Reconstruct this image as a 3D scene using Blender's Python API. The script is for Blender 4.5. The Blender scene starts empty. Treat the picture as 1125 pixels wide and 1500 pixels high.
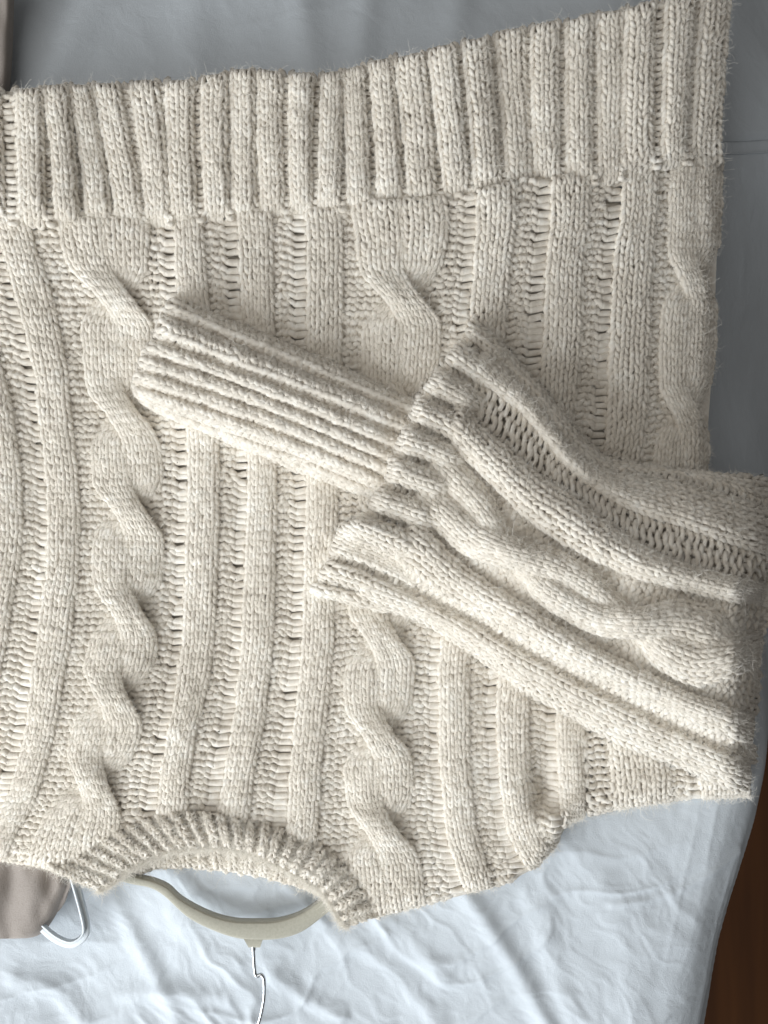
import bpy, math
import numpy as np
rng = np.random.default_rng(7)
S = bpy.context.scene
COL = S.collection

# ------------------------------------------------------------------ camera
CAM_H = 0.50            # metres above the sheet
PX = 0.0004             # metres per photograph pixel on the sheet (1125 x 1500 frame = 0.45 x 0.60 m)
cam_d = bpy.data.cameras.new("camera")
cam = bpy.data.objects.new("camera", cam_d); COL.objects.link(cam)
cam.location = (0, 0, CAM_H)
cam_d.sensor_fit = 'VERTICAL'; cam_d.sensor_height = 36
cam_d.lens = 36 * CAM_H / 0.60
cam_d.clip_start = 0.01; cam_d.clip_end = 50
cam_d.dof.use_dof = True; cam_d.dof.focus_distance = CAM_H - 0.025; cam_d.dof.aperture_fstop = 8.0
S.camera = cam
S.render.resolution_x = 768; S.render.resolution_y = 1024

# ------------------------------------------------------------------ light: one soft window, an added overhead fill, dim room
w = bpy.data.worlds.new("World"); S.world = w; w.use_nodes = True
bg = w.node_tree.nodes['Background']
bg.inputs[0].default_value = (1.0, 0.98, 0.95, 1); bg.inputs[1].default_value = 0.11

def area_light(name, az, el, dist, size, size_y, power, col, target=(0, 0, 0.02)):
    d = bpy.data.lights.new(name, 'AREA'); d.shape = 'RECTANGLE'; d.size = size; d.size_y = size_y
    d.energy = power; d.color = col
    o = bpy.data.objects.new(name, d); COL.objects.link(o)
    from mathutils import Vector
    a, e = math.radians(az), math.radians(el)
    v = Vector((math.cos(a) * math.cos(e), math.sin(a) * math.cos(e), math.sin(e)))
    o.location = Vector(target) + v * dist
    o.rotation_euler = v.to_track_quat('Z', 'Y').to_euler()
    return o
area_light("window_light", 226, 28, 1.5, 1.3, 1.0, 34, (0.91, 0.96, 1.0), (-0.02, 0, 0.02))
area_light("overhead_fill", 165, 58, 1.7, 1.8, 1.8, 12, (1.0, 0.99, 0.965))  # added soft fill lamp, above left, standing in for room bounce

vs = S.view_settings
vs.view_transform = 'Standard'; vs.look = 'None'; vs.gamma = 1.0; vs.exposure = 0.0
S.cycles.max_bounces = 6; S.cycles.diffuse_bounces = 4; S.cycles.glossy_bounces = 3
S.cycles.use_denoising = True

# ------------------------------------------------------------------ helpers
_tab = np.random.default_rng(3).random((256, 256))
def noise(x, y, seed=0):
    x = np.asarray(x, float) + seed * 17.31; y = np.asarray(y, float) + seed * 9.73
    xi = np.floor(x).astype(int); yi = np.floor(y).astype(int)
    fx = x - xi; fy = y - yi
    fx = fx * fx * fx * (fx * (fx * 6 - 15) + 10); fy = fy * fy * fy * (fy * (fy * 6 - 15) + 10)
    g = lambda a, b: _tab[a & 255, b & 255]
    v = (g(xi, yi) * (1 - fx) + g(xi + 1, yi) * fx) * (1 - fy) + (g(xi, yi + 1) * (1 - fx) + g(xi + 1, yi + 1) * fx) * fy
    return v * 2 - 1
def sstep(a, b, x):
    t = np.clip((x - a) / (b - a), 0, 1); return t * t * (3 - 2 * t)
def world(px, py, z):
    """the point at height z that photograph pixel (px, py) looks at"""
    k = PX * (CAM_H - z) / CAM_H
    return np.stack([(px - 562.5) * k, (750 - py) * k, z + 0 * px], -1)
def interp_fn(pts):
    """smooth y -> x function through (y, x) points"""
    p = np.array(sorted(pts), float)
    yy = np.linspace(p[0, 0], p[-1, 0], 400)
    xx = np.interp(yy, p[:, 0], p[:, 1])
    k = np.ones(21) / 21
    xx = np.convolve(np.pad(xx, 10, mode='reflect', reflect_type='odd'), k, 'valid')
    return lambda y: np.interp(y, yy, xx)
class Line:
    """smooth polyline in the photograph's plane, t in 0..1 by length"""
    def __init__(self, pts):
        p = np.array(pts, float)
        if len(p) > 2:
            q = np.vstack([2 * p[0] - p[1], p, 2 * p[-1] - p[-2]]); out = []
            for i in range(1, len(q) - 2):
                tt = np.linspace(0, 1, 24, endpoint=False)[:, None]
                a, b, c, d = q[i - 1], q[i], q[i + 1], q[i + 2]
                out.append(0.5 * ((2 * b) + (c - a) * tt + (2 * a - 5 * b + 4 * c - d) * tt ** 2 + (3 * b - a - 3 * c + d) * tt ** 3))
            p = np.vstack(out + [p[-1:]])
        l = np.r_[0, np.cumsum(np.hypot(*np.diff(p, axis=0).T))]
        self.len = l[-1]; self.l = l / l[-1]; self.p = p
    def __call__(self, t):
        t = np.asarray(t, float)
        x = np.interp(t, self.l, self.p[:, 0]); y = np.interp(t, self.l, self.p[:, 1])
        lo = np.minimum(t, 0); hi = np.maximum(t - 1, 0)      # straight on past the ends
        d0 = (self.p[1] - self.p[0]) / (self.l[1] - self.l[0]); d1 = (self.p[-1] - self.p[-2]) / (self.l[-1] - self.l[-2])
        return np.stack([x + lo * d0[0] + hi * d1[0], y + lo * d0[1] + hi * d1[1]], -1)

def mesh_obj(name, verts, quads, mat, parent=None, smooth=True, tris=None):
    me = bpy.data.meshes.new(name)
    verts = np.asarray(verts, np.float32).reshape(-1, 3); quads = np.asarray(quads, np.int32).reshape(-1, 4)
    me.vertices.add(len(verts)); me.vertices.foreach_set('co', verts.ravel())
    me.loops.add(quads.size); me.loops.foreach_set('vertex_index', quads.ravel())
    me.polygons.add(len(quads))
    me.polygons.foreach_set('loop_start', np.arange(0, quads.size, 4, dtype=np.int32))
    me.polygons.foreach_set('use_smooth', np.full(len(quads), smooth))
    me.update(calc_edges=True)
    me.materials.append(mat)
    o = bpy.data.objects.new(name, me); COL.objects.link(o)
    if parent is not None: o.parent = parent
    return o
def empty(name, label, cat, loc=(0, 0, 0)):
    o = bpy.data.objects.new(name, None); COL.objects.link(o)
    o.empty_display_size = 0.02; o['label'] = label; o['category'] = cat
    return o
def grid_quads(nu, nv, off=0):
    i, j = np.meshgrid(np.arange(nu - 1), np.arange(nv - 1), indexing='ij')
    a = i * nv + j
    return np.stack([a, a + 1, a + nv + 1, a + nv], -1).reshape(-1, 4) + off
def tube(pts, rad, sides, ref):
    """tube round a centre line; ref = rough normals"""
    t = np.gradient(pts, axis=0); t /= np.linalg.norm(t, axis=1, keepdims=True) + 1e-12
    n = ref - (ref * t).sum(1, keepdims=True) * t; n /= np.linalg.norm(n, axis=1, keepdims=True) + 1e-9
    b = np.cross(t, n)
    a = np.arange(sides) * 2 * np.pi / sides
    v = pts[:, None] + rad[:, None, None] * (n[:, None] * np.cos(a)[None, :, None] + b[:, None] * np.sin(a)[None, :, None])
    N = len(pts)
    i, j = np.meshgrid(np.arange(N - 1), np.arange(sides), indexing='ij'); j2 = (j + 1) % sides
    q = np.stack([i * sides + j, i * sides + j2, (i + 1) * sides + j2, (i + 1) * sides + j], -1).reshape(-1, 4)
    return v.reshape(-1, 3), q

# ------------------------------------------------------------------ materials
def new_mat(name, rough=0.8, spec=0.3):
    m = bpy.data.materials.new(name); m.use_nodes = True
    nt = m.node_tree; b = nt.nodes['Principled BSDF']
    b.inputs['Roughness'].default_value = rough; b.inputs['Specular IOR Level'].default_value = spec
    return m, nt, b
def noise_node(nt, scale, detail=3, vec=None):
    n = nt.nodes.new('ShaderNodeTexNoise'); n.inputs['Scale'].default_value = scale; n.inputs['Detail'].default_value = detail
    if vec is None:
        tc = nt.nodes.new('ShaderNodeTexCoord'); vec = tc.outputs['Object']
    nt.links.new(vec, n.inputs['Vector']); return n
def ramp(nt, fac, stops):
    r = nt.nodes.new('ShaderNodeValToRGB'); nt.links.new(fac, r.inputs[0])
    e = r.color_ramp.elements
    while len(e) < len(stops): e.new(0.5)
    for k, (p, c) in enumerate(stops): e[k].position = p; e[k].color = (*c, 1)
    return r
def bump(nt, b, h, strength, dist):
    n = nt.nodes.new('ShaderNodeBump'); n.inputs['Strength'].default_value = strength; n.inputs['Distance'].default_value = dist
    nt.links.new(h, n.inputs['Height']); nt.links.new(n.outputs[0], b.inputs['Normal'])
def wool_mat():
    m, nt, b = new_mat("cream_wool", 0.95, 0.12)
    n1 = noise_node(nt, 260, 3); n2 = noise_node(nt, 35, 2)
    mx = nt.nodes.new('ShaderNodeMath'); mx.operation = 'MULTIPLY_ADD'; mx.inputs[1].default_value = 0.6
    nt.links.new(n1.outputs[0], mx.inputs[0])
    m2 = nt.nodes.new('ShaderNodeMath'); m2.operation = 'MULTIPLY'; m2.inputs[1].default_value = 0.4
    nt.links.new(n2.outputs[0], m2.inputs[0]); nt.links.new(m2.outputs[0], mx.inputs[2])
    r = ramp(nt, mx.outputs[0], [(0.32, (0.62, 0.56, 0.475)), (0.5, (0.79, 0.729, 0.638)), (0.66, (0.90, 0.86, 0.785))])
    nt.links.new(r.outputs[0], b.inputs['Base Color'])
    b.inputs['Sheen Weight'].default_value = 0.25; b.inputs['Sheen Roughness'].default_value = 0.6
    n3 = noise_node(nt, 1500, 3)
    bump(nt, b, n3.outputs[0], 0.8, 0.0006)
    return m
WOOL = wool_mat()
FUZZ, nt, b = new_mat("wool_fibre", 0.9, 0.2)
b.inputs['Base Color'].default_value = (0.90, 0.86, 0.785, 1)

def sheet_mat():
    m, nt, b = new_mat("white_cotton", 0.85, 0.2)
    b.inputs['Base Color'].default_value = (0.585, 0.625, 0.66, 1)
    tc = nt.nodes.new('ShaderNodeTexCoord')
    n1 = noise_node(nt, 1800, 2, tc.outputs['Object']); n2 = noise_node(nt, 70, 9, tc.outputs['Object']); n2.inputs['Roughness'].default_value = 0.62; n2.inputs['Distortion'].default_value = 0.6
    ad = nt.nodes.new('ShaderNodeMath'); ad.operation = 'MULTIPLY_ADD'; ad.inputs[1].default_value = 0.30
    nt.links.new(n1.outputs[0], ad.inputs[0]); nt.links.new(n2.outputs[0], ad.inputs[2])
    bump(nt, b, ad.outputs[0], 0.5, 0.0014)
    return m
SHEET = sheet_mat()

def linen_mat():
    m, nt, b = new_mat("taupe_linen", 0.9, 0.15)
    tc = nt.nodes.new('ShaderNodeTexCoord')
    mp = nt.nodes.new('ShaderNodeMapping'); mp.inputs['Scale'].default_value = (1, 0.15, 1); nt.links.new(tc.outputs['Object'], mp.inputs[0])
    mp2 = nt.nodes.new('ShaderNodeMapping'); mp2.inputs['Scale'].default_value = (0.15, 1, 1); nt.links.new(tc.outputs['Object'], mp2.inputs[0])
    n1 = noise_node(nt, 2600, 2, mp.outputs[0]); n2 = noise_node(nt, 2600, 2, mp2.outputs[0])
    ad = nt.nodes.new('ShaderNodeMath'); ad.operation = 'ADD'; nt.links.new(n1.outputs[0], ad.inputs[0]); nt.links.new(n2.outputs[0], ad.inputs[1])
    r = ramp(nt, ad.outputs[0], [(0.6, (0.265, 0.23, 0.205)), (1.4, (0.345, 0.305, 0.275))])
    nt.links.new(r.outputs[0], b.inputs['Base Color'])
    bump(nt, b, ad.outputs[0], 0.5, 0.0004)
    return m
LINEN = linen_mat()
VELVET, nt, b = new_mat("beige_velvet", 0.9, 0.15)
n = noise_node(nt, 900, 3); r = ramp(nt, n.outputs[0], [(0.3, (0.37, 0.355, 0.29)), (0.7, (0.43, 0.41, 0.34))])
nt.links.new(r.outputs[0], b.inputs['Base Color']); b.inputs['Sheen Weight'].default_value = 0.3
bump(nt, b, n.outputs[0], 0.2, 0.0004)
CHROME, nt, b = new_mat("polished_steel", 0.22, 0.5)
b.inputs['Base Color'].default_value = (0.68, 0.70, 0.72, 1); b.inputs['Metallic'].default_value = 1
PLASTIC, nt, b = new_mat("white_plastic", 0.3, 0.5)
b.inputs['Base Color'].default_value = (0.66, 0.70, 0.73, 1)
n = noise_node(nt, 80, 2); bump(nt, b, n.outputs[0], 0.05, 0.0005)
WOOD, nt, b = new_mat("dark_wood", 0.6, 0.15)
tc = nt.nodes.new('ShaderNodeTexCoord'); mp = nt.nodes.new('ShaderNodeMapping'); mp.inputs['Scale'].default_value = (1, 0.08, 1)
nt.links.new(tc.outputs['Object'], mp.inputs[0]); n = noise_node(nt, 45, 5, mp.outputs[0])
r = ramp(nt, n.outputs[0], [(0.3, (0.030, 0.011, 0.004)), (0.7, (0.058, 0.022, 0.007))]); nt.links.new(r.outputs[0], b.inputs['Base Color'])

# ------------------------------------------------------------------ floor and bed sheet
FLOOR_Z = -0.50
fl = mesh_obj("floor", [(-3, -3, FLOOR_Z), (3, -3, FLOOR_Z), (3, 3, FLOOR_Z), (-3, 3, FLOOR_Z)], [(0, 1, 2, 3)], WOOD)
fl['kind'] = 'structure'

edge_start = interp_fn([(-400, 905), (0, 890), (300, 880), (600, 890), (760, 940), (900, 1000), (1100, 1040), (1180, 1046), (1266, 1022), (1381, 988), (1497, 965), (1600, 945), (2000, 900)])
edge_cap = interp_fn([(-400, 28), (0, 30), (250, 40), (700, 50), (1080, 56), (1150, 64), (1200, 80), (1280, 88), (2000, 88)])
edge_rad = interp_fn([(-400, 0.09), (700, 0.09), (1000, 0.055), (1180, 0.045), (2000, 0.045)])
RIDGES = [  # creases pressed into the sheet: polyline, height m, width px
    ([(672, 1300), (705, 1345), (755, 1420), (810, 1520)], 0.0055, 15),
    ([(775, 1310), (800, 1380), (838, 1490)], 0.0025, 16),
    ([(830, 1240), (900, 1330), (930, 1420), (940, 1520)], 0.003, 30),
    ([(900, 1326), (955, 1318), (1000, 1305), (1045, 1284), (1100, 1262)], 0.002, 7),
    ([(150, 1310), (190, 1380), (240, 1470), (262, 1520)], 0.004, 14),
    ([(250, 1335), (300, 1400), (345, 1420)], 0.003, 16),
    ([(400, 1440), (440, 1470), (500, 1500)], 0.0035, 12),
    ([(20, 1440), (70, 1455), (110, 1500)], 0.004, 16),
    ([(120, 1500), (165, 1470), (240, 1462), (330, 1475)], 0.003, 14),
    ([(500, 1380), (560, 1420), (640, 1500)], 0.0035, 18),
    ([(560, 1350), (620, 1400), (650, 1440)], 0.0025, 14),
    ([(420, 1300), (450, 1330), (475, 1360)], 0.003, 9),
    ([(425, -140), (440, 10), (470, 130)], 0.0055, 26),
    ([(540, -140), (530, 10), (520, 110)], 0.0055, 24),
    ([(255, -140), (270, 20), (280, 120)], 0.0045, 34), ([(120, -140), (90, 10), (60, 120)], 0.004, 30), ([(690, -140), (670, 10), (640, 90)], 0.005, 26),
]
def bed_drop(px, py):
    R = edge_rad(py); d = np.maximum(px - edge_start(py), 0) * PX
    k = np.minimum(d, R * 0.77)
    return -(R - np.sqrt(R * R - k * k)) - 1.19 * np.maximum(d - R * 0.77, 0)
def sheet_relief(px, py):
    wx = px + 34 * noise(px / 90, py / 90, 5) + 10 * noise(px / 30, py / 30, 15); wy = py + 34 * noise(px / 130, py / 130, 6)
    soft = 0.005 * noise(px / 200, py / 200, 1)
    lower = 0.25 + 0.75 * sstep(1150, 1300, py) * (1 - sstep(930, 1040, px))
    u = (wx * 0.82 - wy * 0.57); v = (wx * 0.57 + wy * 0.82)
    r1 = 1 - np.abs(noise(u / 75, v / 190, 2)); r2 = 1 - np.abs(noise(u / 24, v / 80, 3)); r3 = noise(px / 30, py / 30, 4)
    h = soft + lower * ((0.0019 * r1 ** 2 + 0.0006 * r2 ** 4) * (0.55 + 0.6 * noise(px / 110, py / 110, 16)) + 0.0014 * (1 - np.abs(noise((wx * 0.3 + wy * 0.95) / 60, (wx * 0.95 - wy * 0.3) / 170, 17))) ** 3 + 0.0004 * r3 + 0.0004 * (1 - np.abs(noise(u / 11 + r3, v / 34, 14))) ** 2)
    h += 0.0009 * sstep(900, 1050, px) * sstep(700, 1000, py) * (1 - np.abs(noise((px + 0.25 * py) / 26, py / 260, 8))) ** 2
    for pts, hh, wd in RIDGES:
        L = Line(pts)(np.linspace(0, 1, 40))
        sel = (px > L[:, 0].min() - 4 * wd) & (px < L[:, 0].max() + 4 * wd) & (py > L[:, 1].min() - 4 * wd) & (py < L[:, 1].max() + 4 * wd)
        if not sel.any(): continue
        q = np.stack([px[sel], py[sel]], -1)
        d = np.sqrt(((q[:, None] - L[None]) ** 2).sum(-1)).min(1)
        h[sel] += 0.6 * hh * np.exp(-(d / wd) ** 2)
    return h
def sheet_point(px, py):
    """px runs on past the bed's edge as arc length, then down the side"""
    h = sheet_relief(px, py)
    es = edge_start(py); R = edge_rad(py)
    cap = np.radians(edge_cap(py)); a = np.clip((px - es) * PX / R, 0, cap)
    over = np.maximum((px - es) * PX - R * cap, 0)
    x = np.where(px > es, (es - 562.5) * PX + R * np.sin(a) + over * np.cos(cap), (px - 562.5) * PX)
    z = -R * (1 - np.cos(a)) - over * np.sin(cap)
    y = (750 - py) * PX
    nx, nz = np.sin(a), np.cos(a)
    top = np.maximum(185 - py, 0) * PX                        # the bed dips away past the hem
    z = z - 0.0 + h * nz - 0.375 * top * (top / (top + 0.012))
    return np.stack([x + h * nx, y, z - 0.006], -1)
def build_sheet():
    pxs = np.r_[np.linspace(-260, 900, 360), np.linspace(904, 1330, 150), np.linspace(1345, 2300, 24)]
    pys = np.r_[np.linspace(-420, 150, 130), np.linspace(154, 1180, 150), np.linspace(1183, 1620, 190)]
    g = np.stack(np.meshgrid(pxs, pys, indexing='ij'), -1).reshape(-1, 2)
    v = sheet_point(g[:, 0], g[:, 1])
    v[:, 2] = np.maximum(v[:, 2], FLOOR_Z + 0.03)
    o = mesh_obj("bed_sheet", v, grid_quads(len(pxs), len(pys))[:, ::-1], SHEET)
    o['label'] = "white rumpled cotton sheet that covers the bed"; o['category'] = "bed sheet"
    # folded border on the right: a thin second layer ending in a straight hem
    pxs = np.linspace(1015, 1320, 60); pys = np.linspace(-300, 206, 70)
    g = np.stack(np.meshgrid(pxs, pys, indexing='ij'), -1).reshape(-1, 2)
    edge = np.clip((206 - g[:, 1]) / 6, 0, 1)
    def level(x, y):                                            # the hem was folded square to the bed's length
        for _ in range(3):
            z = sheet_point(x, y)[:, 2]
            y2 = 750 - (750 - y) * (CAM_H - z) / CAM_H
        return y2
    g[:, 1] = level(g[:, 0], g[:, 1])
    v = sheet_point(g[:, 0], g[:, 1]); v[:, 2] += 0.0006 + 0.0028 * np.sqrt(edge)
    mesh_obj("border_fold", v, grid_quads(60, 70)[:, ::-1], SHEET, o)
    # stitched line below the hem
    xs = np.linspace(1040, 1320, 80)
    c = sheet_point(xs, level(xs, np.full(80, 226.))); c[:, 2] += 0.0004
    v, q = tube(c, np.full(80, 0.0005), 5, np.tile([0, 0, 1.], (80, 1)))
    mesh_obj("hem_seam", v, q, SHEET, o)
    return o
build_sheet()

# ------------------------------------------------------------------ the sweater
sweater = empty("sweater", "cream cable-knit wool sweater lying on the bed with one puffed sleeve folded across it", "sweater")
FZ = []        # (points, normals, weight) the fuzz grows from

def surface(lineL, lineR, zf, prof):
    """lineL, lineR: t -> pixels; zf(px, py, s, t) -> height; prof(s, t) -> extra height"""
    def f(s, t):
        a, b = lineL(t), lineR(t)
        p = a + (b - a) * s[:, None]
        px, py, z = zf(p[:, 0], p[:, 1], s, t)
        return world(px, py, z + prof(s, t))
    return f
SAMP = 12
def knit(name, parent, surf, wales, rows, kind='knit', t0=0.0, t1=1.0, rad=0.00142, depth=0.0012, ladder=0.0, amp=0.86, fuzz=1.0, sides=6, ox=0.22):
    """one continuous yarn, looped row upon row, back and forth, over the surface"""
    rows = max(2, int(rows)); m = wales + (1 if ladder > 0 else 0)
    us = np.linspace(0, m, m * SAMP + 1)
    U = np.tile(us, (rows, 1)); U[1::2] = U[1::2, ::-1]
    V = np.repeat(np.arange(rows)[:, None], U.shape[1], 1).astype(float)
    Uf, Vf = U.ravel(), V.ravel()
    sd = rng.integers(0, 90)
    ju = 0.10 * noise(Uf * 0.9, Vf * 0.8, sd) + 0.07 * noise(Uf * 3, Vf * 2.7, sd + 5); jv = 0.22 * noise(Uf * 0.8, Vf * 0.9, sd + 1); jz = 0.0005 * noise(Uf * 0.7, Vf * 0.7, sd + 2)
    A = np.ones_like(Uf)
    if ladder > 0: A = 1 - sstep(wales - 0.15, wales + 0.25, Uf)
    th = 2 * np.pi * Uf
    x = Uf + A * ox * np.sin(2 * th) + ju
    y = Vf + 0.5 - amp * A * np.cos(th) + jv
    if kind == 'knit': z = -depth * np.cos(2 * th)
    else: z = depth * np.cos(2 * th) * A - 0.0004 * (1 - A)
    if ladder > 0:
        s = np.where(x <= wales, x / wales * (1 - ladder), (1 - ladder) + (x - wales) * ladder)
    else: s = x / m
    t = t0 + (t1 - t0) * y / rows
    P0 = surf(s, t); e = 1e-3
    Ps = surf(s + 0.02, t) - surf(s - 0.02, t); Pt = surf(s, t + e) - surf(s, t - e)
    N = np.cross(Ps, Pt); N /= np.linalg.norm(N, axis=1, keepdims=True) + 1e-12
    N[N[:, 2] < 0] *= -1
    C = P0 + N * (z + jz)[:, None]
    r = rad * (1 + 0.20 * noise(Uf * 1.7, Vf * 1.3, sd + 3)) * (1 + 0.30 * (1 - A))
    v, q = tube(C, r, sides, N)
    o = mesh_obj(name, v, q, WOOL, parent)
    k = z > -depth * 0.3
    FZ.append((C[k], N[k], np.full(k.sum(), fuzz)))
    return o
def backing(name, parent, lines, zf, rows, drop=0.0034, t0=0.0, t1=1.0, sub=3):
    """the closed knit ground behind the ribs"""
    t = np.linspace(t0, t1, rows); cols = []
    for a, b in zip(lines[:-1], lines[1:]):
        for k in range(sub):
            s = np.full(rows, k / sub); p = a(t) + (b(t) - a(t)) * s[:, None]
            cols.append(p)
    cols.append(lines[-1](t))
    v = []
    for i, p in enumerate(cols):
        g = i / (len(cols) - 1)
        px, py, z = zf(p[:, 0], p[:, 1], np.full(rows, g), t)
        v.append(world(px, py, z - drop))
    return mesh_obj(name, np.array(v).reshape(-1, 3), grid_quads(len(cols), rows), WOOL, parent)

# ---- front panel -------------------------------------------------
joint = interp_fn([(-200, 318), (0, 318), (60, 322), (150, 326), (230, 324), (300, 312), (420, 312), (520, 300), (655, 288), (770, 262), (880, 262), (975, 234), (1060, 230), (1200, 228)])
bottom_pts = np.array([(-200, 1245), (0, 1254), (60, 1264), (92, 1272), (115, 1262), (149, 1237), (181, 1222), (232, 1203), (293, 1199), (320, 1203), (409, 1222), (469, 1249), (498, 1270), (523, 1298), (542, 1322), (552, 1340), (600, 1324), (680, 1301), (740, 1288), (785, 1262), (812, 1230), (828, 1200), (850, 1190), (900, 1178), (1000, 1162), (1200, 1155)], float)
bottom = lambda x: np.interp(x, bottom_pts[:, 0], bottom_pts[:, 1])
ROWLEN = 1120.0; NROWS = 114
redge = interp_fn([(-100, 1076), (0, 1072), (100, 1068), (200, 1059), (300, 1050), (400, 1047), (500, 1043), (600, 1035), (690, 1030), (1400, 1030)])
def z_front(px, py, s=None, t=None):
    z = 0.0155 + 0.0035 * noise(px / 210, py / 240, 11) + 0.0012 * noise(px / 70, py / 90, 12)
    z = z - 0.009 * np.exp(-(((px - 793) / 16) ** 2 + ((py - 1155) / 34) ** 2))
    z = z + 0.007 * np.exp(-(((px - 806) / 26) ** 2 + ((py - 1203) / 16) ** 2))
    z = z + 0.85 * bed_drop(px, np.minimum(py, 1000)) - 0.014 * sstep(660, 1010, px) * (1 - sstep(700, 900, py))
    over = py - bottom(px)
    k = np.maximum(over, 0)
    py2 = np.where(over > 0, bottom(px) + np.minimum(0.12 * k, 3), py)
    z = z - 0.004 * sstep(-14, 0, over) - np.minimum(k * PX * 0.8, 0.010)
    return px, py2, z
def row_to_y(t): return ROWLEN * (1.12 * t - 0.12 * t * t)
def body_line(fx):
    def f(t):
        rp = row_to_y(np.asarray(t, float))
        x = fx(318 + rp)
        for _ in range(2):
            y = joint(x) + rp; x = fx(y)
        return np.stack([x + 2.0 * noise(y / 60, x * 0 + 3, 21), y + 5 * noise(x / 120, y / 160, 22) + 2.5 * noise(x / 40, y / 50, 23)], -1)
    return f
rib0R = [(300, -60), (352, -45), (448, -22), (544, 4), (616, 21), (696, 29), (797, 34), (899, 16), (975, 4), (1013, -4), (1080, -14), (1147, -34), (1300, -70)]
B = {
 'rib0L': [(y, x - 46) for y, x in rib0R], 'rib0R': rib0R,
 'rib1L': [(300, -20), (352, 2), (448, 29), (544, 53), (616, 59), (696, 68), (797, 73), (830, 74), (899, 61), (975, 51), (1013, 46), (1080, 39), (1147, 20), (1200, 2), (1240, -20), (1340, -60)],
 'rib1R': [(300, 32), (352, 47), (448, 80), (544, 98), (616, 104), (696, 114), (797, 117), (830, 117), (899, 106), (975, 98), (1013, 89), (1080, 77), (1147, 59), (1200, 38), (1240, 16), (1340, -20)],
 'cab1L': [(300, 84), (352, 92), (400, 106), (448, 122), (544, 127), (616, 134), (696, 138), (797, 141), (899, 141), (975, 127), (1013, 121), (1080, 106), (1147, 90), (1200, 69), (1240, 53), (1340, 20)],
 'cab1R': [(300, 213), (380, 215), (448, 221), (544, 226), (616, 229), (696, 236), (797, 239), (830, 238), (899, 230), (975, 225), (1013, 214), (1080, 204), (1128, 184), (1147, 176), (1200, 174), (1340, 160)],
 'ribAL': [(300, 255), (330, 256), (380, 259), (500, 268), (629, 276), (830, 276), (980, 266), (1013, 260), (1080, 247), (1128, 237), (1190, 232), (1340, 220)],
 'ribAR': [(300, 292), (330, 294), (380, 300), (500, 310), (629, 319), (830, 319), (980, 309), (1013, 302), (1080, 284), (1128, 277), (1190, 272), (1340, 260)],
 'ribBL': [(300, 346), (380, 352), (500, 360), (690, 365), (830, 363), (980, 353), (1060, 343), (1128, 331), (1195, 318), (1340, 300)],
 'ribBR': [(300, 395), (380, 400), (500, 402), (690, 402), (830, 403), (980, 396), (1060, 386), (1128, 370), (1195, 362), (1340, 340)],
 'ribCL': [(300, 446), (380, 452), (500, 450), (700, 450), (830, 449), (980, 443), (1128, 426), (1210, 423), (1340, 420)],
 'ribCR': [(300, 496), (380, 502), (500, 500), (700, 493), (830, 490), (980, 485), (1128, 468), (1210, 465), (1340, 462)],
 'cab2L': [(290, 518), (330, 520), (380, 530), (500, 535), (700, 528), (830, 519), (968, 508), (1050, 510), (1100, 505), (1200, 512), (1260, 508), (1400, 520)],
 'cab2R': [(280, 650), (330, 653), (380, 647), (500, 641), (700, 625), (830, 614), (968, 606), (1050, 600), (1100, 602), (1200, 600), (1260, 612), (1320, 618), (1400, 625)],
 'ribDL': [(280, 698), (310, 698), (380, 695), (500, 686), (700, 668), (968, 645), (1100, 645), (1200, 652), (1260, 667), (1300, 679), (1400, 700)],
 'ribDR': [(280, 753), (310, 753), (380, 746), (500, 738), (700, 716), (968, 686), (1100, 686), (1200, 693), (1260, 710), (1300, 720), (1400, 745)],
 'ribEL': [(260, 808), (310, 806), (380, 801), (500, 796), (600, 788), (800, 758), (1031, 729), (1100, 730), (1180, 737), (1230, 750), (1270, 774), (1400, 840)],
 'ribER': [(260, 862), (310, 861), (380, 851), (500, 849), (600, 839), (800, 806), (1031, 772), (1100, 772), (1180, 775), (1230, 794), (1270, 812), (1400, 880)],
 'ribFL': [(260, 912), (310, 909), (380, 899), (500, 894), (640, 887), (800, 856), (1031, 815), (1150, 821), (1185, 822), (1400, 830)],
 'ribFR': [(240, 962), (310, 957), (380, 954), (500, 949), (640, 942), (800, 902), (1031, 853), (1150, 853), (1185, 854), (1400, 860)],
 'cab3L': [(230, 984), (310, 980), (380, 977), (470, 970), (560, 966), (631, 961), (700, 956), (900, 940)],
 'cab3R': [(230, 1056), (310, 1052), (400, 1049), (500, 1045), (600, 1038), (690, 1032), (900, 1020)],
}
BL = {k: body_line(interp_fn(v)) for k, v in B.items()}
front = backing("front_panel", sweater, [BL[k] for k in B], z_front, 160, drop=0.0046, t1=0.96)

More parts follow.
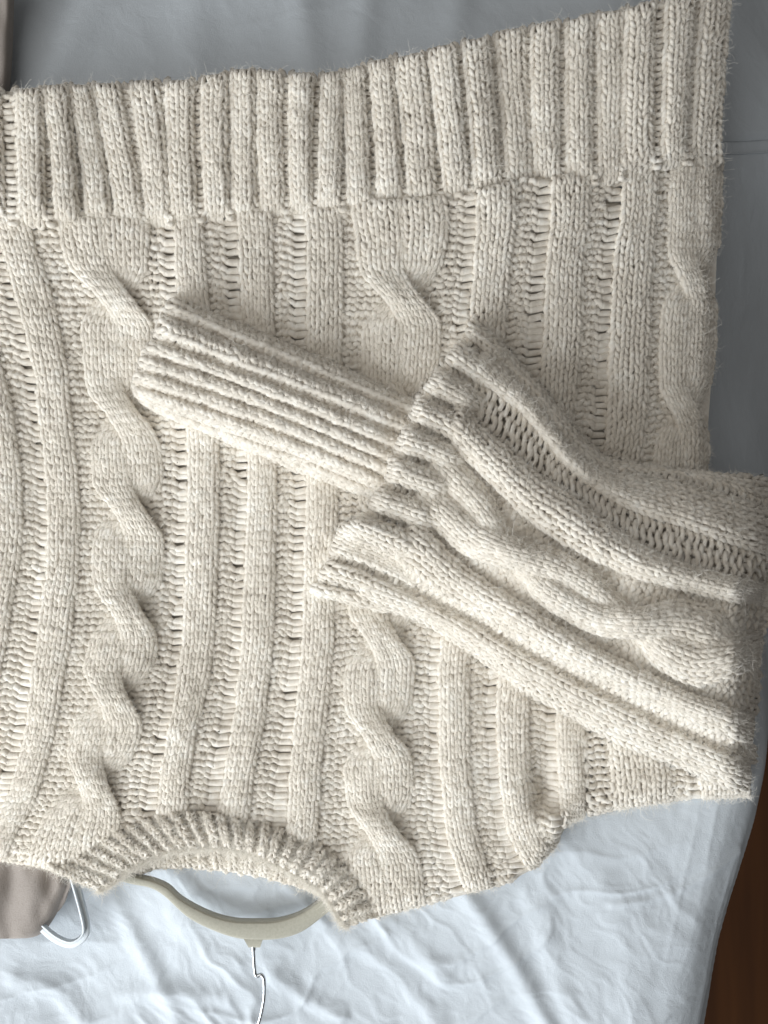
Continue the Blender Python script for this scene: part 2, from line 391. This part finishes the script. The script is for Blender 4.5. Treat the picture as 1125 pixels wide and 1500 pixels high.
def tmax_of(a, b):
    tt = np.linspace(0.05, 1, 400)
    pa, pb = BL[a](tt), BL[b](tt)
    ok = (pa[:, 1] < bottom(pa[:, 0]) + 14) | (pb[:, 1] < bottom(pb[:, 0]) + 14)
    bad = np.where(~ok)[0]
    return tt[bad[0]] if len(bad) else 1.0
def rib_prof(B_, pw=3.0, dip=0.0):
    return lambda s, t: B_ * (1 - np.abs(np.clip(2 * s - 1, -1.15, 1.15)) ** pw) - dip
flat = lambda s, t: 0 * s
def rib(parent, name, a, b, wales, t0=0.0, t1=None, zf=z_front, lines=None, n=None, h=0.0018, **kw):
    t1 = tmax_of(a, b) if t1 is None else t1
    knit(name, parent, surface(BL[a], BL[b], zf, rib_prof(h)), wales, n or NROWS * (t1 - t0), 'knit', t0, t1, **kw)
def channel(parent, a, b, wales, ladder, t0=0.0, t1=None):
    t1 = tmax_of(a, b) if t1 is None else t1
    knit("purl_channel", parent, surface(BL[a], BL[b], z_front, lambda s, t: -0.0011 + 0 * s), wales, NROWS * (t1 - t0), 'purl', t0, t1, ladder=ladder, fuzz=0.8, rad=0.00165, amp=0.64, ox=0.14)
def cable(parent, a, b, crossings, wales, t1=None, half=48, edge_roll=0.0):
    t1 = tmax_of(a, b) if t1 is None else t1
    A_, B_ = BL[a], BL[b]
    for which in (0, 1):
        def surf(s, t):
            pa, pb = A_(t), B_(t); y = (pa[:, 1] + pb[:, 1]) / 2
            c = np.full_like(y, 0.25 if which == 0 else 0.75); hb = np.zeros_like(y); pinch = np.zeros_like(y)
            left = which == 0
            for yc in crossings:
                k = sstep(yc - half, yc + half, y)
                c = c + (0.5 if left else -0.5) * k
                bell = np.exp(-((y - yc) / (half * 0.62)) ** 2)
                hb = hb + (0.0037 if left else -0.0030) * bell; pinch = pinch + bell
                left = not left
            g = c + (s - 0.5) * 0.56 * (1 - 0.14 * pinch)
            g = 0.5 + (g - 0.5) * (1 - 0.10 * pinch)
            p = pa + (pb - pa) * g[:, None]
            px, py, z = z_front(p[:, 0], p[:, 1])
            dome = 0.0014 * (1 - np.abs(np.clip(2 * s - 1, -1.2, 1.2)) ** 3) + 0.0014 * (1 - np.abs(2 * np.clip(g, 0, 1) - 1) ** 2)
            tilt = 0.0016 * (s - 0.5) * 2 * pinch * 0
            return world(px, py, z + dome + hb + tilt - edge_roll * sstep(0.72, 1.05, g))
        knit("cable_strand", parent, surf, wales, NROWS * t1, 'knit', 0.0, t1, depth=0.0010)
def inset(a, b, f):
    return lambda t: BL[a](t) + (BL[b](t) - BL[a](t)) * f
for c in ('cab1', 'cab2', 'cab3'):
    BL[c + 'Li'] = inset(c + 'L', c + 'R', 0.36); BL[c + 'Ri'] = inset(c + 'L', c + 'R', 0.64)
channel(front, 'rib0R', 'rib1L', 2, 0.45)
rib(front, "knit_rib", 'rib0L', 'rib0R', 4)
rib(front, "knit_rib", 'rib1L', 'rib1R', 4)
channel(front, 'rib1R', 'cab1Li', 6, 0.0)
cable(front, 'cab1L', 'cab1R', [435, 608, 748, 895, 1022, 1145], 5)
channel(front, 'cab1Ri', 'ribAL', 4, 0.27)
rib(front, "knit_rib", 'ribAL', 'ribAR', 4)
channel(front, 'ribAR', 'ribBL', 2, 0.5)
rib(front, "knit_rib", 'ribBL', 'ribBR', 4)
channel(front, 'ribBR', 'ribCL', 2, 0.5)
rib(front, "knit_rib", 'ribCL', 'ribCR', 4)
channel(front, 'ribCR', 'cab2Li', 6, 0.0)
cable(front, 'cab2L', 'cab2R', [435, 600, 770, 935, 1075, 1212], 5)
channel(front, 'cab2Ri', 'ribDL', 4, 0.27)
rib(front, "knit_rib", 'ribDL', 'ribDR', 4)
channel(front, 'ribDR', 'ribEL', 2, 0.5)
rib(front, "knit_rib", 'ribEL', 'ribER', 4)
channel(front, 'ribER', 'ribFL', 2, 0.5)
rib(front, "knit_rib", 'ribFL', 'ribFR', 4)
channel(front, 'ribFR', 'cab3Li', 4, 0.0, t1=0.50)
cable(front, 'cab3L', 'cab3R', [405, 600], 4, t1=0.44, edge_roll=0.010)
# underarm corner that shows below the sleeve
LOW = [Line([(853, 940), (854, 1030), (856, 1100), (866, 1235)]), Line([(880, 940), (884, 1030), (892, 1100), (905, 1230)]),
       Line([(950, 960), (958, 1040), (975, 1100), (985, 1215)]), Line([(990, 960), (1000, 1060), (1020, 1110), (1030, 1210)]), Line([(1080, 960), (1090, 1060), (1096, 1110), (1098, 1205)])]
und = backing("underarm_panel", sweater, LOW, z_front, 40, drop=0.005, t1=0.84)
for (a, b, wl, kd, ld) in ((0, 1, 2, 'purl', 0), (1, 2, 6, 'knit', 0), (2, 3, 2, 'purl', 0.4), (3, 4, 6, 'knit', 0)):
    knit("knit_rib" if kd == 'knit' else "purl_channel", und, surface(LOW[a], LOW[b], z_front, rib_prof(0.003) if kd == 'knit' else flat), wl, 28, kd, ladder=ld, fuzz=1 if kd == 'knit' else 0.6, amp=0.86 if kd == 'knit' else 0.6, rad=0.00142 if kd == 'knit' else 0.00165, ox=0.22 if kd == 'knit' else 0.14)

# ---- hem band ----------------------------------------------------
hem_top = interp_fn([(-200, 138), (0, 134), (60, 130), (100, 127), (200, 123), (280, 120), (330, 110), (342, 102), (400, 106), (480, 115), (500, 112), (514, 98), (560, 90), (635, 75), (726, 50), (811, 35), (881, 22), (962, 3), (1070, -25), (1200, -40)])
HR = [(-26, -2, -30, 4), (27, 60, 33, 63), (67, 96, 85, 112), (105, 130, 132, 162), (139, 172, 177, 208), (194, 229, 219, 245), (246, 281, 256, 286), (299, 330, 304, 332), (341, 370, 343, 370), (381, 410, 386, 414),
      (428, 456, 430, 455), (473, 500, 470, 494), (505, 530, 513, 539), (543, 572, 557, 585), (580, 618, 603, 636), (630, 664, 655, 684), (680, 714, 698, 732), (728, 766, 746, 777), (781, 816, 786, 817), (831, 865, 834, 865),
      (876, 910, 879, 908), (919, 956, 912, 953), (977, 1014, 972, 1000), (1030, 1070, 1015, 1052)]
def z_hem(px, py, s=None, t=None):
    z = 0.0165 + 0.003 * noise(px / 120, py / 300, 31) + 0.0012 * noise(px / 60, py / 90, 12)
    z = z + 0.85 * bed_drop(px, py) - 0.014 * sstep(660, 1010, px)
    e = hem_top(px) + 9 - py                                   # the edge rolls under
    z = z - 0.0075 * np.clip(e / 11, 0, 1.3) ** 2
    return px, py, z
def hem_line(xt, xb, bow=0.0):
    yt, yb = float(hem_top(xt)) + 1, float(joint(xb)) + 8
    return Line([(xt, yt), (xt + (xb - xt) * 0.42 + bow, yt + (yb - yt) * 0.4), (xt + (xb - xt) * 0.8 + bow * 0.5, yt + (yb - yt) * 0.75), (xb, yb)])
HL = []
for a, b_, c, d in HR:
    bw = rng.uniform(-2.5, 2.5); HL.append((hem_line(a, c, bw), hem_line(b_, d, bw)))
allh = [l for pr in HL for l in pr]
hem = backing("hem_band", sweater, allh, z_hem, 40, drop=0.0050, sub=2)
for i, (l, r_) in enumerate(HL):
    hh = 0.0034 + 0.0010 * rng.uniform(-1, 1); off = 0.0014 * rng.uniform(-1, 1)
    endroll = lambda s, t, hh=hh, off=off: hh * (1 - np.abs(np.clip(2 * s - 1, -1.15, 1.15)) ** 3.6) * (1 - 0.85 * sstep(0.80, 1.0, t)) - 0.003 * sstep(0.9, 1.0, t) + off * (1 - sstep(0.8, 1, t))
    wl = lambda t, l=l, r_=r_: l(t) + (l(t) - r_(t)) * 0.07
    wr = lambda t, l=l, r_=r_: r_(t) + (r_(t) - l(t)) * 0.07
    knit("hem_rib", hem, surface(wl, wr, z_hem, endroll), 3, l.len / 10.2, 'knit', fuzz=1.15, rad=0.0014, depth=0.0011)
    if i + 1 < len(HL):
        knit("purl_channel", hem, surface(r_, HL[i + 1][0], z_hem, lambda s, t: -0.0016 + 0.0014 * sstep(0.85, 1, t)), 1 if i not in (4, 22) else 2, l.len / 9.8, 'purl', fuzz=0.4, rad=0.0016, amp=0.6, ox=0.12)

# ---- neckband ----------------------------------------------------
NO = Line([(70, 1268), (92, 1271), (115, 1259), (149, 1231), (181, 1216), (232, 1197), (293, 1193), (340, 1200), (409, 1217), (469, 1243), (498, 1264), (526, 1296), (545, 1322), (560, 1337)])
NI = Line([(144, 1302), (156, 1297), (172, 1285), (194, 1269), (229, 1250), (266, 1241), (309, 1238), (353, 1243), (393, 1258), (433, 1278), (466, 1299), (485, 1321), (499, 1347), (509, 1354)])
def z_neck(px, py, s=None, t=None):
    z = 0.0165 + 0.0025 * noise(px / 90, py / 90, 41) + 0.0035 * sstep(0.0, 0.5, t) - 0.006 * sstep(0.86, 1.04, t)
    return px, py, z
NR = 25
def neck_lines(O, I, n, lo=0.0, hi=1.0):
    L = []
    for k in range(2 * n + 1):
        a = lo + (hi - lo) * (k + (0.16 if k % 2 else 0.0) * -1) / (2 * n) + (0.003 * math.sin(k * 2.3)); o, i = O(np.array(a)), I(np.array(a))
        L.append(Line([o, (o + i) / 2 + np.array([1.5 * math.sin(k * 1.7), 0]), i]))
    return L
nl = neck_lines(NO, NI, NR)
neck = backing("neckband", sweater, nl, z_neck, 14, drop=0.0040, sub=1, t1=1.02)
for k in range(2 * NR):
    kd = 'knit' if k % 2 == 0 else 'purl'
    knit("neckband_rib" if kd == 'knit' else "purl_channel", neck, surface(nl[k], nl[k + 1], z_neck, rib_prof(0.0028) if kd == 'knit' else (lambda s, t: -0.0012 + 0 * s)), 1, nl[k].len / 7.4 + 1, kd, t1=1.02, fuzz=1.9 if kd == 'knit' else 1.0, rad=0.00112, depth=0.0008)
# rolled edge of the neckband: the bind-off yarn
tt = np.linspace(0, 1, 420); p = NI(tt)
c = world(p[:, 0], p[:, 1] + 1.0 * np.sin(tt * 260), 0.0165 + 0.0010 * np.sin(tt * 190))
v, q = tube(c, np.full(420, 0.0012), 6, np.tile([0, 0, 1.], (420, 1))); mesh_obj("bind_off_edge", v, q, WOOL, neck)
FZ.append((np.repeat(c, 4, 0), np.tile([0, -0.5, 0.6], (1680, 1)), np.full(1680, 2.5)))
# back half of the neckband, seen through the opening
BO = Line([(180, 1262), (231, 1244), (267, 1236), (309, 1234), (352, 1240), (391, 1252), (430, 1272), (478, 1302)])
BI = Line([(196, 1282), (228, 1270), (274, 1269), (320, 1272), (359, 1277), (409, 1288), (444, 1298), (476, 1313)])
z_back = lambda px, py, s=None, t=None: (px, py, 0.0045 + 0.0015 * noise(px / 60, py / 60, 51) - 0.002 * sstep(0.8, 1.05, t))
bl = neck_lines(BO, BI, 13)
backneck = backing("back_neckband", sweater, bl, z_back, 8, drop=0.003, sub=1)
for k in range(26):
    kd = 'purl' if k % 2 == 0 else 'knit'
    knit("neckband_rib" if kd == 'knit' else "purl_channel", backneck, surface(bl[k], bl[k + 1], z_back, rib_prof(0.0012) if kd == 'knit' else flat), 1, 5, kd, fuzz=1.3, rad=0.0013, depth=0.0009)
# back panel: the far side of the sweater, lying on the sheet
def back_panel():
    tt = np.linspace(0, 1, 60)
    l = Line([(-90, 128), (-90, 1235)]); r_ = Line([(1052, 10), (1038, 240), (1022, 640), (1040, 1000), (1020, 1150)])
    px, py = [], []
    pts = []
    for g in np.linspace(0, 1, 60):
        p = l(tt) + (r_(tt) - l(tt)) * g
        p[:, 1] = hem_top(p[:, 0]) + 14 + (bottom(p[:, 0]) - 12 - 26 * sstep(820, 860, p[:, 0]) - hem_top(p[:, 0]) - 14) * tt
        pts.append(world(p[:, 0], p[:, 1], 0.0045 + 0.0012 * noise(p[:, 0] / 50, p[:, 1] / 50, 61) + 0.9 * bed_drop(p[:, 0], p[:, 1])  - 0.0165 * sstep(640, 1000, p[:, 0]) * (1 - sstep(700, 900, p[:, 1]))))
    mesh_obj("back_panel", np.array(pts).reshape(-1, 3), grid_quads(60, 60), WOOL, sweater)
back_panel()

# ---- wrist cuff (the narrow ribbed cuff pointing left) ------------
cuff_edges_l = [(262, 434), (240, 458), (229, 498), (214, 519), (207, 541), (199, 563), (201, 583), (212, 592)]
cuff_edges_r = [(650, 604), (650, 632), (645, 662), (640, 689), (635, 708), (630, 726), (625, 746), (622, 757)]
cuff_mid1 = [(350, 474), (348, 503), (343, 542), (340, 562), (335, 582), (328, 604), (322, 626), (318, 641)]
cuff_mid2 = [(470, 524), (466, 552), (462, 586), (459, 610), (456, 629), (450, 649), (446, 670), (443, 692)]
CL = [Line([a, m1, m2, b_]) for a, m1, m2, b_ in zip(cuff_edges_l, cuff_mid1, cuff_mid2, cuff_edges_r)]
def z_tube(top, bot, H, base, ends):
    def f(px, py, s, t):
        a, b_ = top(t), bot(t)
        d0 = np.hypot(px - a[:, 0], py - a[:, 1]); d1 = np.hypot(px - b_[:, 0], py - b_[:, 1])
        g = d0 / (d0 + d1 + 1e-9)
        hgt = np.clip(1 - np.abs(2 * g - 1) ** 2.6, 0, 1) ** 0.6
        return px, py, np.maximum(base + H(px, py, t) * hgt + ends(px, py, t), bed_drop(px, py) + 0.001)
    return f
z_cuff = z_tube(CL[0], CL[-1], lambda px, py, t: 0.020 * (1 - 0.35 * sstep(0.7, 1.0, t)) + 0.0015 * noise(px / 60, py / 60, 71), 0.0165,
                lambda px, py, t: -0.011 * np.clip(1 - t / 0.045, 0, 1.4) ** 2)
cuff = backing("wrist_cuff", sweater, CL, z_cuff, 50, drop=0.011, sub=2)
for k in range(7):
    knit("cuff_rib", cuff, surface(CL[k], CL[k + 1], z_cuff, lambda s, t, h=(0.0120 if k < 6 else 0.007): h * np.sqrt(np.clip(1 - (2 * s - 1) ** 2, 0, 1)) - 0.0065), 2, CL[k].len / 10, 'knit', fuzz=1.2, rad=0.0019, depth=0.0003, ox=0.24)

# ---- sleeve ------------------------------------------------------
b0 = [(745, 520), (800, 578), (850, 638), (885, 670), (960, 687), (1050, 694), (1135, 702)]
b0g = [(738, 534), (795, 598), (845, 660), (890, 686), (981, 693), (1060, 712), (1137, 735)]
b0h = [(735, 540), (791, 606), (842, 668), (892, 694), (975, 705), (1058, 726), (1138, 751)]
b1 = [(718, 566), (760, 596), (806, 648), (842, 689), (920, 743), (997, 770), (1070, 796), (1140, 818)]
b2 = [(700, 620), (740, 655), (790, 696), (842, 728), (920, 789), (981, 820), (1055, 843), (1140, 857)]
b3 = [(690, 678), (745, 733), (788, 772), (881, 824), (958, 851), (1060, 875), (1125, 889)]
b4 = [(684, 694), (738, 750), (795, 796), (860, 836), (915, 866), (1012, 888), (1070, 900), (1114, 910)]
b5 = [(645, 772), (700, 822), (765, 863), (842, 909), (904, 944), (997, 990), (1060, 1008), (1104, 1018)]
b6 = [(636, 788), (690, 838), (765, 886), (842, 934), (920, 974), (1000, 1012), (1065, 1036), (1102, 1048)]
b7 = [(612, 838), (660, 872), (761, 928), (861, 981), (962, 1028), (1050, 1068), (1100, 1090)]
b8 = [(585, 866), (640, 892), (690, 917), (761, 958), (861, 1012), (962, 1062), (1050, 1100), (1098, 1118)]
b9 = [(560, 890), (600, 900), (650, 928), (700, 962), (760, 1005), (842, 1052), (920, 1093), (997, 1122), (1050, 1146), (1096, 1166)]
SL = [Line(x) for x in (b0, b0g, b0h, b1, b2, b3, b4, b5, b6, b7, b8, b9)]
def drape(px, py, t):
    lo = sstep(790, 880, py); x0 = 1090 - 24 * lo; k = 62 - 22 * lo
    return -0.05 * np.clip((px - x0) / k, 0, 1.6) ** 2 + 0.6 * bed_drop(px, np.minimum(py, 1000))
z_slv = z_tube(SL[0], SL[-1], lambda px, py, t: 0.034 + 0.014 * sstep(0.0, 0.35, t) + 0.003 * noise(px / 80, py / 80, 81), 0.0150, drape)
sleeve = backing("sleeve", sweater, SL, z_slv, 70, drop=0.0085, sub=3)
def slv(name, a, b_, wales, kind, prof, ladder=0.0, pitch=10.5, **kw):
    kw.setdefault('t0', -0.07)
    knit(name, sleeve, surface(SL[a], SL[b_], z_slv, prof), wales, SL[min(a, 11)].len / pitch, kind, ladder=ladder, **kw)
slv("knit_rib", 0, 1, 2, 'knit', rib_prof(0.0035), fuzz=1.0)
slv("purl_channel", 1, 2, 1, 'purl', lambda s, t: -0.0012 * sstep(0.3, 0.5, t) + 0 * s, fuzz=0.5)
slv("knit_rib", 2, 3, 5, 'knit', rib_prof(0.0045), fuzz=1.0)
slv("purl_channel", 3, 4, 2, 'purl', lambda s, t: -0.0030 + 0 * s, fuzz=0.5, amp=0.7)
slv("knit_rib", 4, 5, 4, 'knit', rib_prof(0.0060, 2.0), fuzz=1.0)
slv("knit_rib", 8, 9, 4, 'knit', rib_prof(0.0062, 2.0), fuzz=1.0)
slv("purl_channel", 9, 10, 3, 'purl', lambda s, t: -0.0062 * np.sin(np.pi * np.clip(s, 0, 1)) + 0 * s, fuzz=0.9)
slv("knit_rib", 10, 11, 4, 'knit', rib_prof(0.0060, 2.0), fuzz=1.0)
SL.append(lambda t: SL[6](t) + (SL[7](t) - SL[6](t)) * 0.35); SL.append(lambda t: SL[6](t) + (SL[7](t) - SL[6](t)) * 0.65)
def sleeve_cable():
    A_, B_ = SL[6], SL[7]
    for which in (0, 1):
        def surf(s, t):
            pa, pb = A_(t), B_(t); x = (pa[:, 0] + pb[:, 0]) / 2
            c = np.full_like(x, 0.25 if which == 0 else 0.75); hb = np.zeros_like(x); pinch = np.zeros_like(x); left = which == 1
            for xc in (752, 925, 1085):
                k = sstep(xc - 70, xc + 70, x); c = c + (-0.5 if left else 0.5) * k if (which == 1) == left else c + (0.5 if not left else -0.5) * k
                bell = np.exp(-((x - xc) / 38) ** 2)
                hb = hb + (0.0052 if left else -0.004) * bell; pinch = pinch + bell; left = not left
            g = 0.5 + (c + (s - 0.5) * 0.64 * (1 - 0.15 * pinch) - 0.5) * (1 - 0.12 * pinch)
            p = pa + (pb - pa) * g[:, None]; px, py, z = z_slv(p[:, 0], p[:, 1], g, t)
            return world(px, py, z - 0.0010 + 0.0056 * (1 - np.abs(np.clip(2 * s - 1, -1.2, 1.2)) ** 2.2) + hb)
        knit("cable_strand", sleeve, surf, 5, SL[6].len / 10.5, 'knit', fuzz=1.0, depth=0.0010, t0=-0.10)
slv("purl_channel", 5, 12, 4, 'purl', lambda s, t: -0.0042 + 0 * s, fuzz=0.5, rad=0.0016)
slv("purl_channel", 13, 8, 4, 'purl', lambda s, t: -0.0042 + 0 * s, fuzz=0.5, rad=0.0016)
sleeve_cable()

# ---- gathered rib at the end of the sleeve ------------------------
C0 = [(690, 466), (682, 491), (675, 503), (651, 529), (643, 543), (622, 571), (614, 585), (603, 612), (595, 626), (581, 657), (573, 671), (566, 702), (558, 717), (540, 744), (531, 757), (500, 773), (490, 806), (484, 822), (465, 846), (459, 856), (452, 868)]
C1 = [(762, 536), (748, 549), (742, 557), (726, 578), (720, 588), (704, 614), (699, 626), (700, 664), (696, 676), (690, 700), (683, 712), (664, 742), (657, 754), (652, 788), (646, 800), (630, 842), (604, 856), (594, 868), (582, 880), (574, 888), (563, 898)]
GL = []
for i, (a, c) in enumerate(zip(C0, C1)):
    a = np.array(a, float); c = np.array(c, float); d = c - a
    GL.append(Line([a, a + d * 0.35 + np.array([0.06 * d[1], -0.04 * d[0]]) * 0.5, a + d * 0.7 + np.array([0.05 * d[1], -0.03 * d[0]]) * 0.5, c]))
def end_roll(px, py, t): return -0.016 * np.clip(1 - t / 0.13, 0, 1.4) ** 2
z_gat = z_tube(GL[0], GL[-1], lambda px, py, t: 0.038 - 0.004 * t - 0.006 * sstep(0.62, 1.0, t) + 0.002 * noise(px / 60, py / 60, 91), 0.0150, end_roll)
gather = backing("sleeve_gather", sweater, GL, z_gat, 24, drop=0.009, sub=2)
for k in range(20):
    l, r_ = GL[k], GL[k + 1]
    wid = float(np.hypot(*(l(np.array(0.5)) - r_(np.array(0.5)))))
    if (k <= 14 and k % 2 == 0) or k in (15, 17, 19):
        hgt = 0.0046 if k != 14 else 0.0085
        if k == 15: hgt = -0.002
        knit("gather_rib", gather, surface(l, r_, z_gat, (lambda s, t, h=hgt: h * (1 - np.abs(np.clip(2 * s - 1, -1.15, 1.15)) ** 2.2) * (1 - 0.8 * sstep(0.55, 1, t)))), max(2, round(wid / 11)), max(l.len, 90) / 10.2, 'knit', fuzz=1.1)
    else:
        knit("purl_channel", gather, surface(l, r_, z_gat, lambda s, t: -0.0042 + 0.0040 * sstep(0.6, 1, t)), 1, max(l.len, 90) / 10.2, 'purl', fuzz=0.5, t1=0.92 if k < 15 else 0.8)

# ---- fuzz: loose wool fibres over everything ----------------------
def build_fuzz(n_short=360000, n_long=1200):
    P = np.concatenate([f[0] for f in FZ]); N = np.concatenate([f[1] for f in FZ]); W = np.concatenate([f[2] for f in FZ]); W = W / W.sum()
    idx = rng.choice(len(P), n_short + n_long, p=W)
    K = 8
    p = P[idx]; n = N[idx]; n = n / (np.linalg.norm(n, axis=1, keepdims=True) + 1e-9); M = len(idx)
    L = rng.gamma(2.2, 0.0014, M).clip(0.001, 0.009)
    L[n_short:] = rng.uniform(0.006, 0.022, n_long)
    d = rng.normal(size=(M, 3)); d -= (d * n).sum(1, keepdims=True) * n; d /= np.linalg.norm(d, axis=1, keepdims=True)
    lift = rng.uniform(0.15, 0.75, M)[:, None]; lift[n_short:] *= 0.6
    curl = rng.normal(size=(M, 3)) * 0.9
    pts = np.empty((M, K, 3)); cur = p + n * 0.0009; dirv = d * (1 - lift) + n * lift; dirv /= np.linalg.norm(dirv, axis=1, keepdims=True)
    for k in range(K):
        pts[:, k] = cur
        cur = cur + dirv * (L / (K - 1))[:, None]
        dirv = dirv + curl * 0.45 + rng.normal(size=(M, 3)) * 0.42 - n * 0.05; dirv /= np.linalg.norm(dirv, axis=1, keepdims=True)
    cu = bpy.data.hair_curves.new("fuzz"); cu.add_curves([K] * M)
    cu.attributes['position'].data.foreach_set('vector', pts.astype(np.float32).ravel())
    rad = np.full((M, K), 0.000055) * np.linspace(1, 0.5, K)[None]
    rad[n_short:] *= 1.5
    at = cu.attributes.get('radius') or cu.attributes.new('radius', 'FLOAT', 'POINT')
    at.data.foreach_set('value', rad.astype(np.float32).ravel())
    cu.materials.append(FUZZ)
    o = bpy.data.objects.new("fuzz", cu); COL.objects.link(o); o.parent = sweater; o['kind'] = 'stuff'
build_fuzz()

# ------------------------------------------------------------------ beige hanger inside the sweater
def slab(name, up, lo, z0, z1, mat, parent, n=120, bev=0.0012):
    """bar between two outlines, with rounded edges"""
    t = np.linspace(0, 1, n); a, b_ = up(t), lo(t); rings = []
    sec = [(0, z0 + bev), (0, z1 - bev), (0.3, z1 - 0.3 * bev), (1, z1), (None, z1)]
    pts = []
    d = b_ - a; wdt = np.hypot(d[:, 0], d[:, 1])[:, None]; d = d / wdt; bp = bev / PX
    offs = [(0.0, z0 + bev), (0.0, z1 - bev), (0.3 * bp, z1 - 0.3 * bev), (bp, z1)]
    for o_, z in offs: q = a + d * o_; pts.append(world(q[:, 0], q[:, 1], np.full(n, z)))
    for o_, z in reversed(offs): q = b_ - d * o_; pts.append(world(q[:, 0], q[:, 1], np.full(n, z)))
    # the side walls go straight down from the top's own position
    v = np.array(pts)                                           # ring x n
    v[0, :, :2] = v[1, :, :2]; v[-1, :, :2] = v[-2, :, :2]
    R = len(v); q = []
    V = v.transpose(1, 0, 2).reshape(-1, 3)
    for k in range(R):
        i = np.arange(n - 1); k2 = (k + 1) % R
        q.append(np.stack([i * R + k, i * R + k2, (i + 1) * R + k2, (i + 1) * R + k], -1))
    return mesh_obj(name, V, np.concatenate(q), mat, parent)
hanger = empty("velvet_hanger", "beige velvet clothes hanger with a steel hook inside the sweater's neckline", "hanger")
hu = Line([(-30, 1210), (100, 1242), (190, 1281), (222, 1290), (245, 1300), (265, 1318), (302, 1338), (338, 1349), (373, 1351), (409, 1349), (444, 1337), (478, 1314), (530, 1285), (640, 1262), (760, 1250)])
hl = Line([(-30, 1228), (90, 1262), (181, 1292), (218, 1300), (240, 1312), (277, 1345), (320, 1366), (352, 1375), (380, 1377), (415, 1374), (447, 1362), (490, 1330), (540, 1303), (640, 1282), (760, 1272)])
slab("hanger_body", hu, hl, 0.003, 0.0105, VELVET, hanger)
slab("hook_socket", Line([(354, 1370), (387, 1370)]), Line([(364, 1388), (381, 1388)]), 0.004, 0.0100, VELVET, hanger, n=12)
def wire(name, pts, rad, z, mat, parent, n=120, sides=10):
    t = np.linspace(0, 1, n); p = Line(pts)(t)
    c = world(p[:, 0], p[:, 1], np.full(n, z) if np.isscalar(z) else np.interp(t, *z))
    v, q = tube(c, np.full(n, rad), sides, np.tile([0, 0, 1.], (n, 1)))
    return mesh_obj(name, v, q, mat, parent)
wire("hook", [(371, 1380), (371.5, 1400), (373, 1420), (374, 1427), (377, 1430), (381, 1427.5), (385, 1430), (387, 1438), (387, 1459), (384, 1478), (378, 1500), (364, 1524), (340, 1536), (318, 1526)], 0.0011, 0.0078, CHROME, hanger)
wire("hook_end_ferrule", [(371, 1384), (371.3, 1391)], 0.0016, 0.0078, CHROME, hanger, n=8)

# ------------------------------------------------------------------ white plastic hanger at the left
ph = empty("plastic_hanger", "white plastic hanger corner poking out from the taupe cloth", "hanger")
path = [(60, 1180), (92, 1240), (107, 1288), (118, 1326), (125, 1356), (124, 1370), (115, 1380), (102, 1384), (86, 1379), (72, 1370), (58, 1358), (20, 1330), (-50, 1300)]
def strip(name, pts, half, z0, z1, parent, bev, off=0.0):
    L = Line(pts); t = np.linspace(0, 1, 140); p = L(t); d = np.gradient(p, axis=0); d /= np.hypot(d[:, 0], d[:, 1])[:, None]; nrm = np.stack([-d[:, 1], d[:, 0]], -1)
    class F:
        def __init__(s, k): s.k = k
        def __call__(s, tt): return p + nrm * (s.k + off)
    return slab(name, F(half), F(-half), z0, z1, PLASTIC, parent, n=140, bev=bev)
strip("hanger_bar", path, 5.2, 0.001, 0.0050, ph, 0.0008)
strip("raised_rim", [(x - 0, y) for x, y in path], 1.5, 0.0046, 0.0080, ph, 0.0004, off=3.4)

# ------------------------------------------------------------------ taupe cloth under the sweater
def cloth():
    up = Line([(-160, -80), (-160, 600), (-160, 1380)])
    ed = Line([(25, -80), (21, 0), (15, 124), (-10, 320), (-20, 700), (10, 1100), (70, 1230), (101, 1288), (96, 1310), (82, 1340), (66, 1363), (48, 1373), (20, 1375)])
    n = 220; t = np.linspace(0, 1, n); e = ed(t); cols = []
    m = 44
    for k in range(m):
        g = k / (m - 1); a = np.stack([np.full(n, -160.), np.interp(t, [0, 1], [-80, 1376])], -1)
        p = a + (e - a) * g
        z = 0.007 + 0.0025 * np.sin(p[:, 0] / 9.5 + 0.012 * p[:, 1]) * sstep(1180, 1300, p[:, 1]) * (0.6 + 0.4 * noise(p[:, 0] / 40, p[:, 1] / 60, 7)) + 0.0012 * noise(p[:, 0] / 14, p[:, 1] / 40, 9)
        z = z - 0.0105 * np.clip((g - 0.93) / 0.07, 0, 1) ** 2 + 0.004 * sstep(1240, 1330, p[:, 1])
        z = z - 0.012 * (1 - sstep(0, 150, p[:, 1])) - 0.006 * (1 - sstep(200, 400, p[:, 1])) * 0 
        cols.append(world(p[:, 0], p[:, 1], z))
    o = mesh_obj("folded_garment", np.array(cols).reshape(-1, 3), grid_quads(m, n), LINEN)
    o['label'] = "taupe woven garment lying under the sweater along the bed's left side"; o['category'] = "garment"
    u = Line([(60, 1270), (92, 1288), (103, 1292)]); l_ = Line([(60, 1348), (82, 1338), (95, 1322), (102, 1302)])
    tt = np.linspace(0, 1, 40); pts = []
    for k in range(14):
        g = k / 13; p = u(tt) + (l_(tt) - u(tt)) * g
        pts.append(world(p[:, 0], p[:, 1], 0.0035 - 0.002 * sstep(0.85, 1, np.full(40, g)) + 0.0006 * np.sin(p[:, 0] / 5)))
    mesh_obj("inner_layer", np.array(pts).reshape(-1, 3), grid_quads(14, 40), LINEN, o)
cloth()
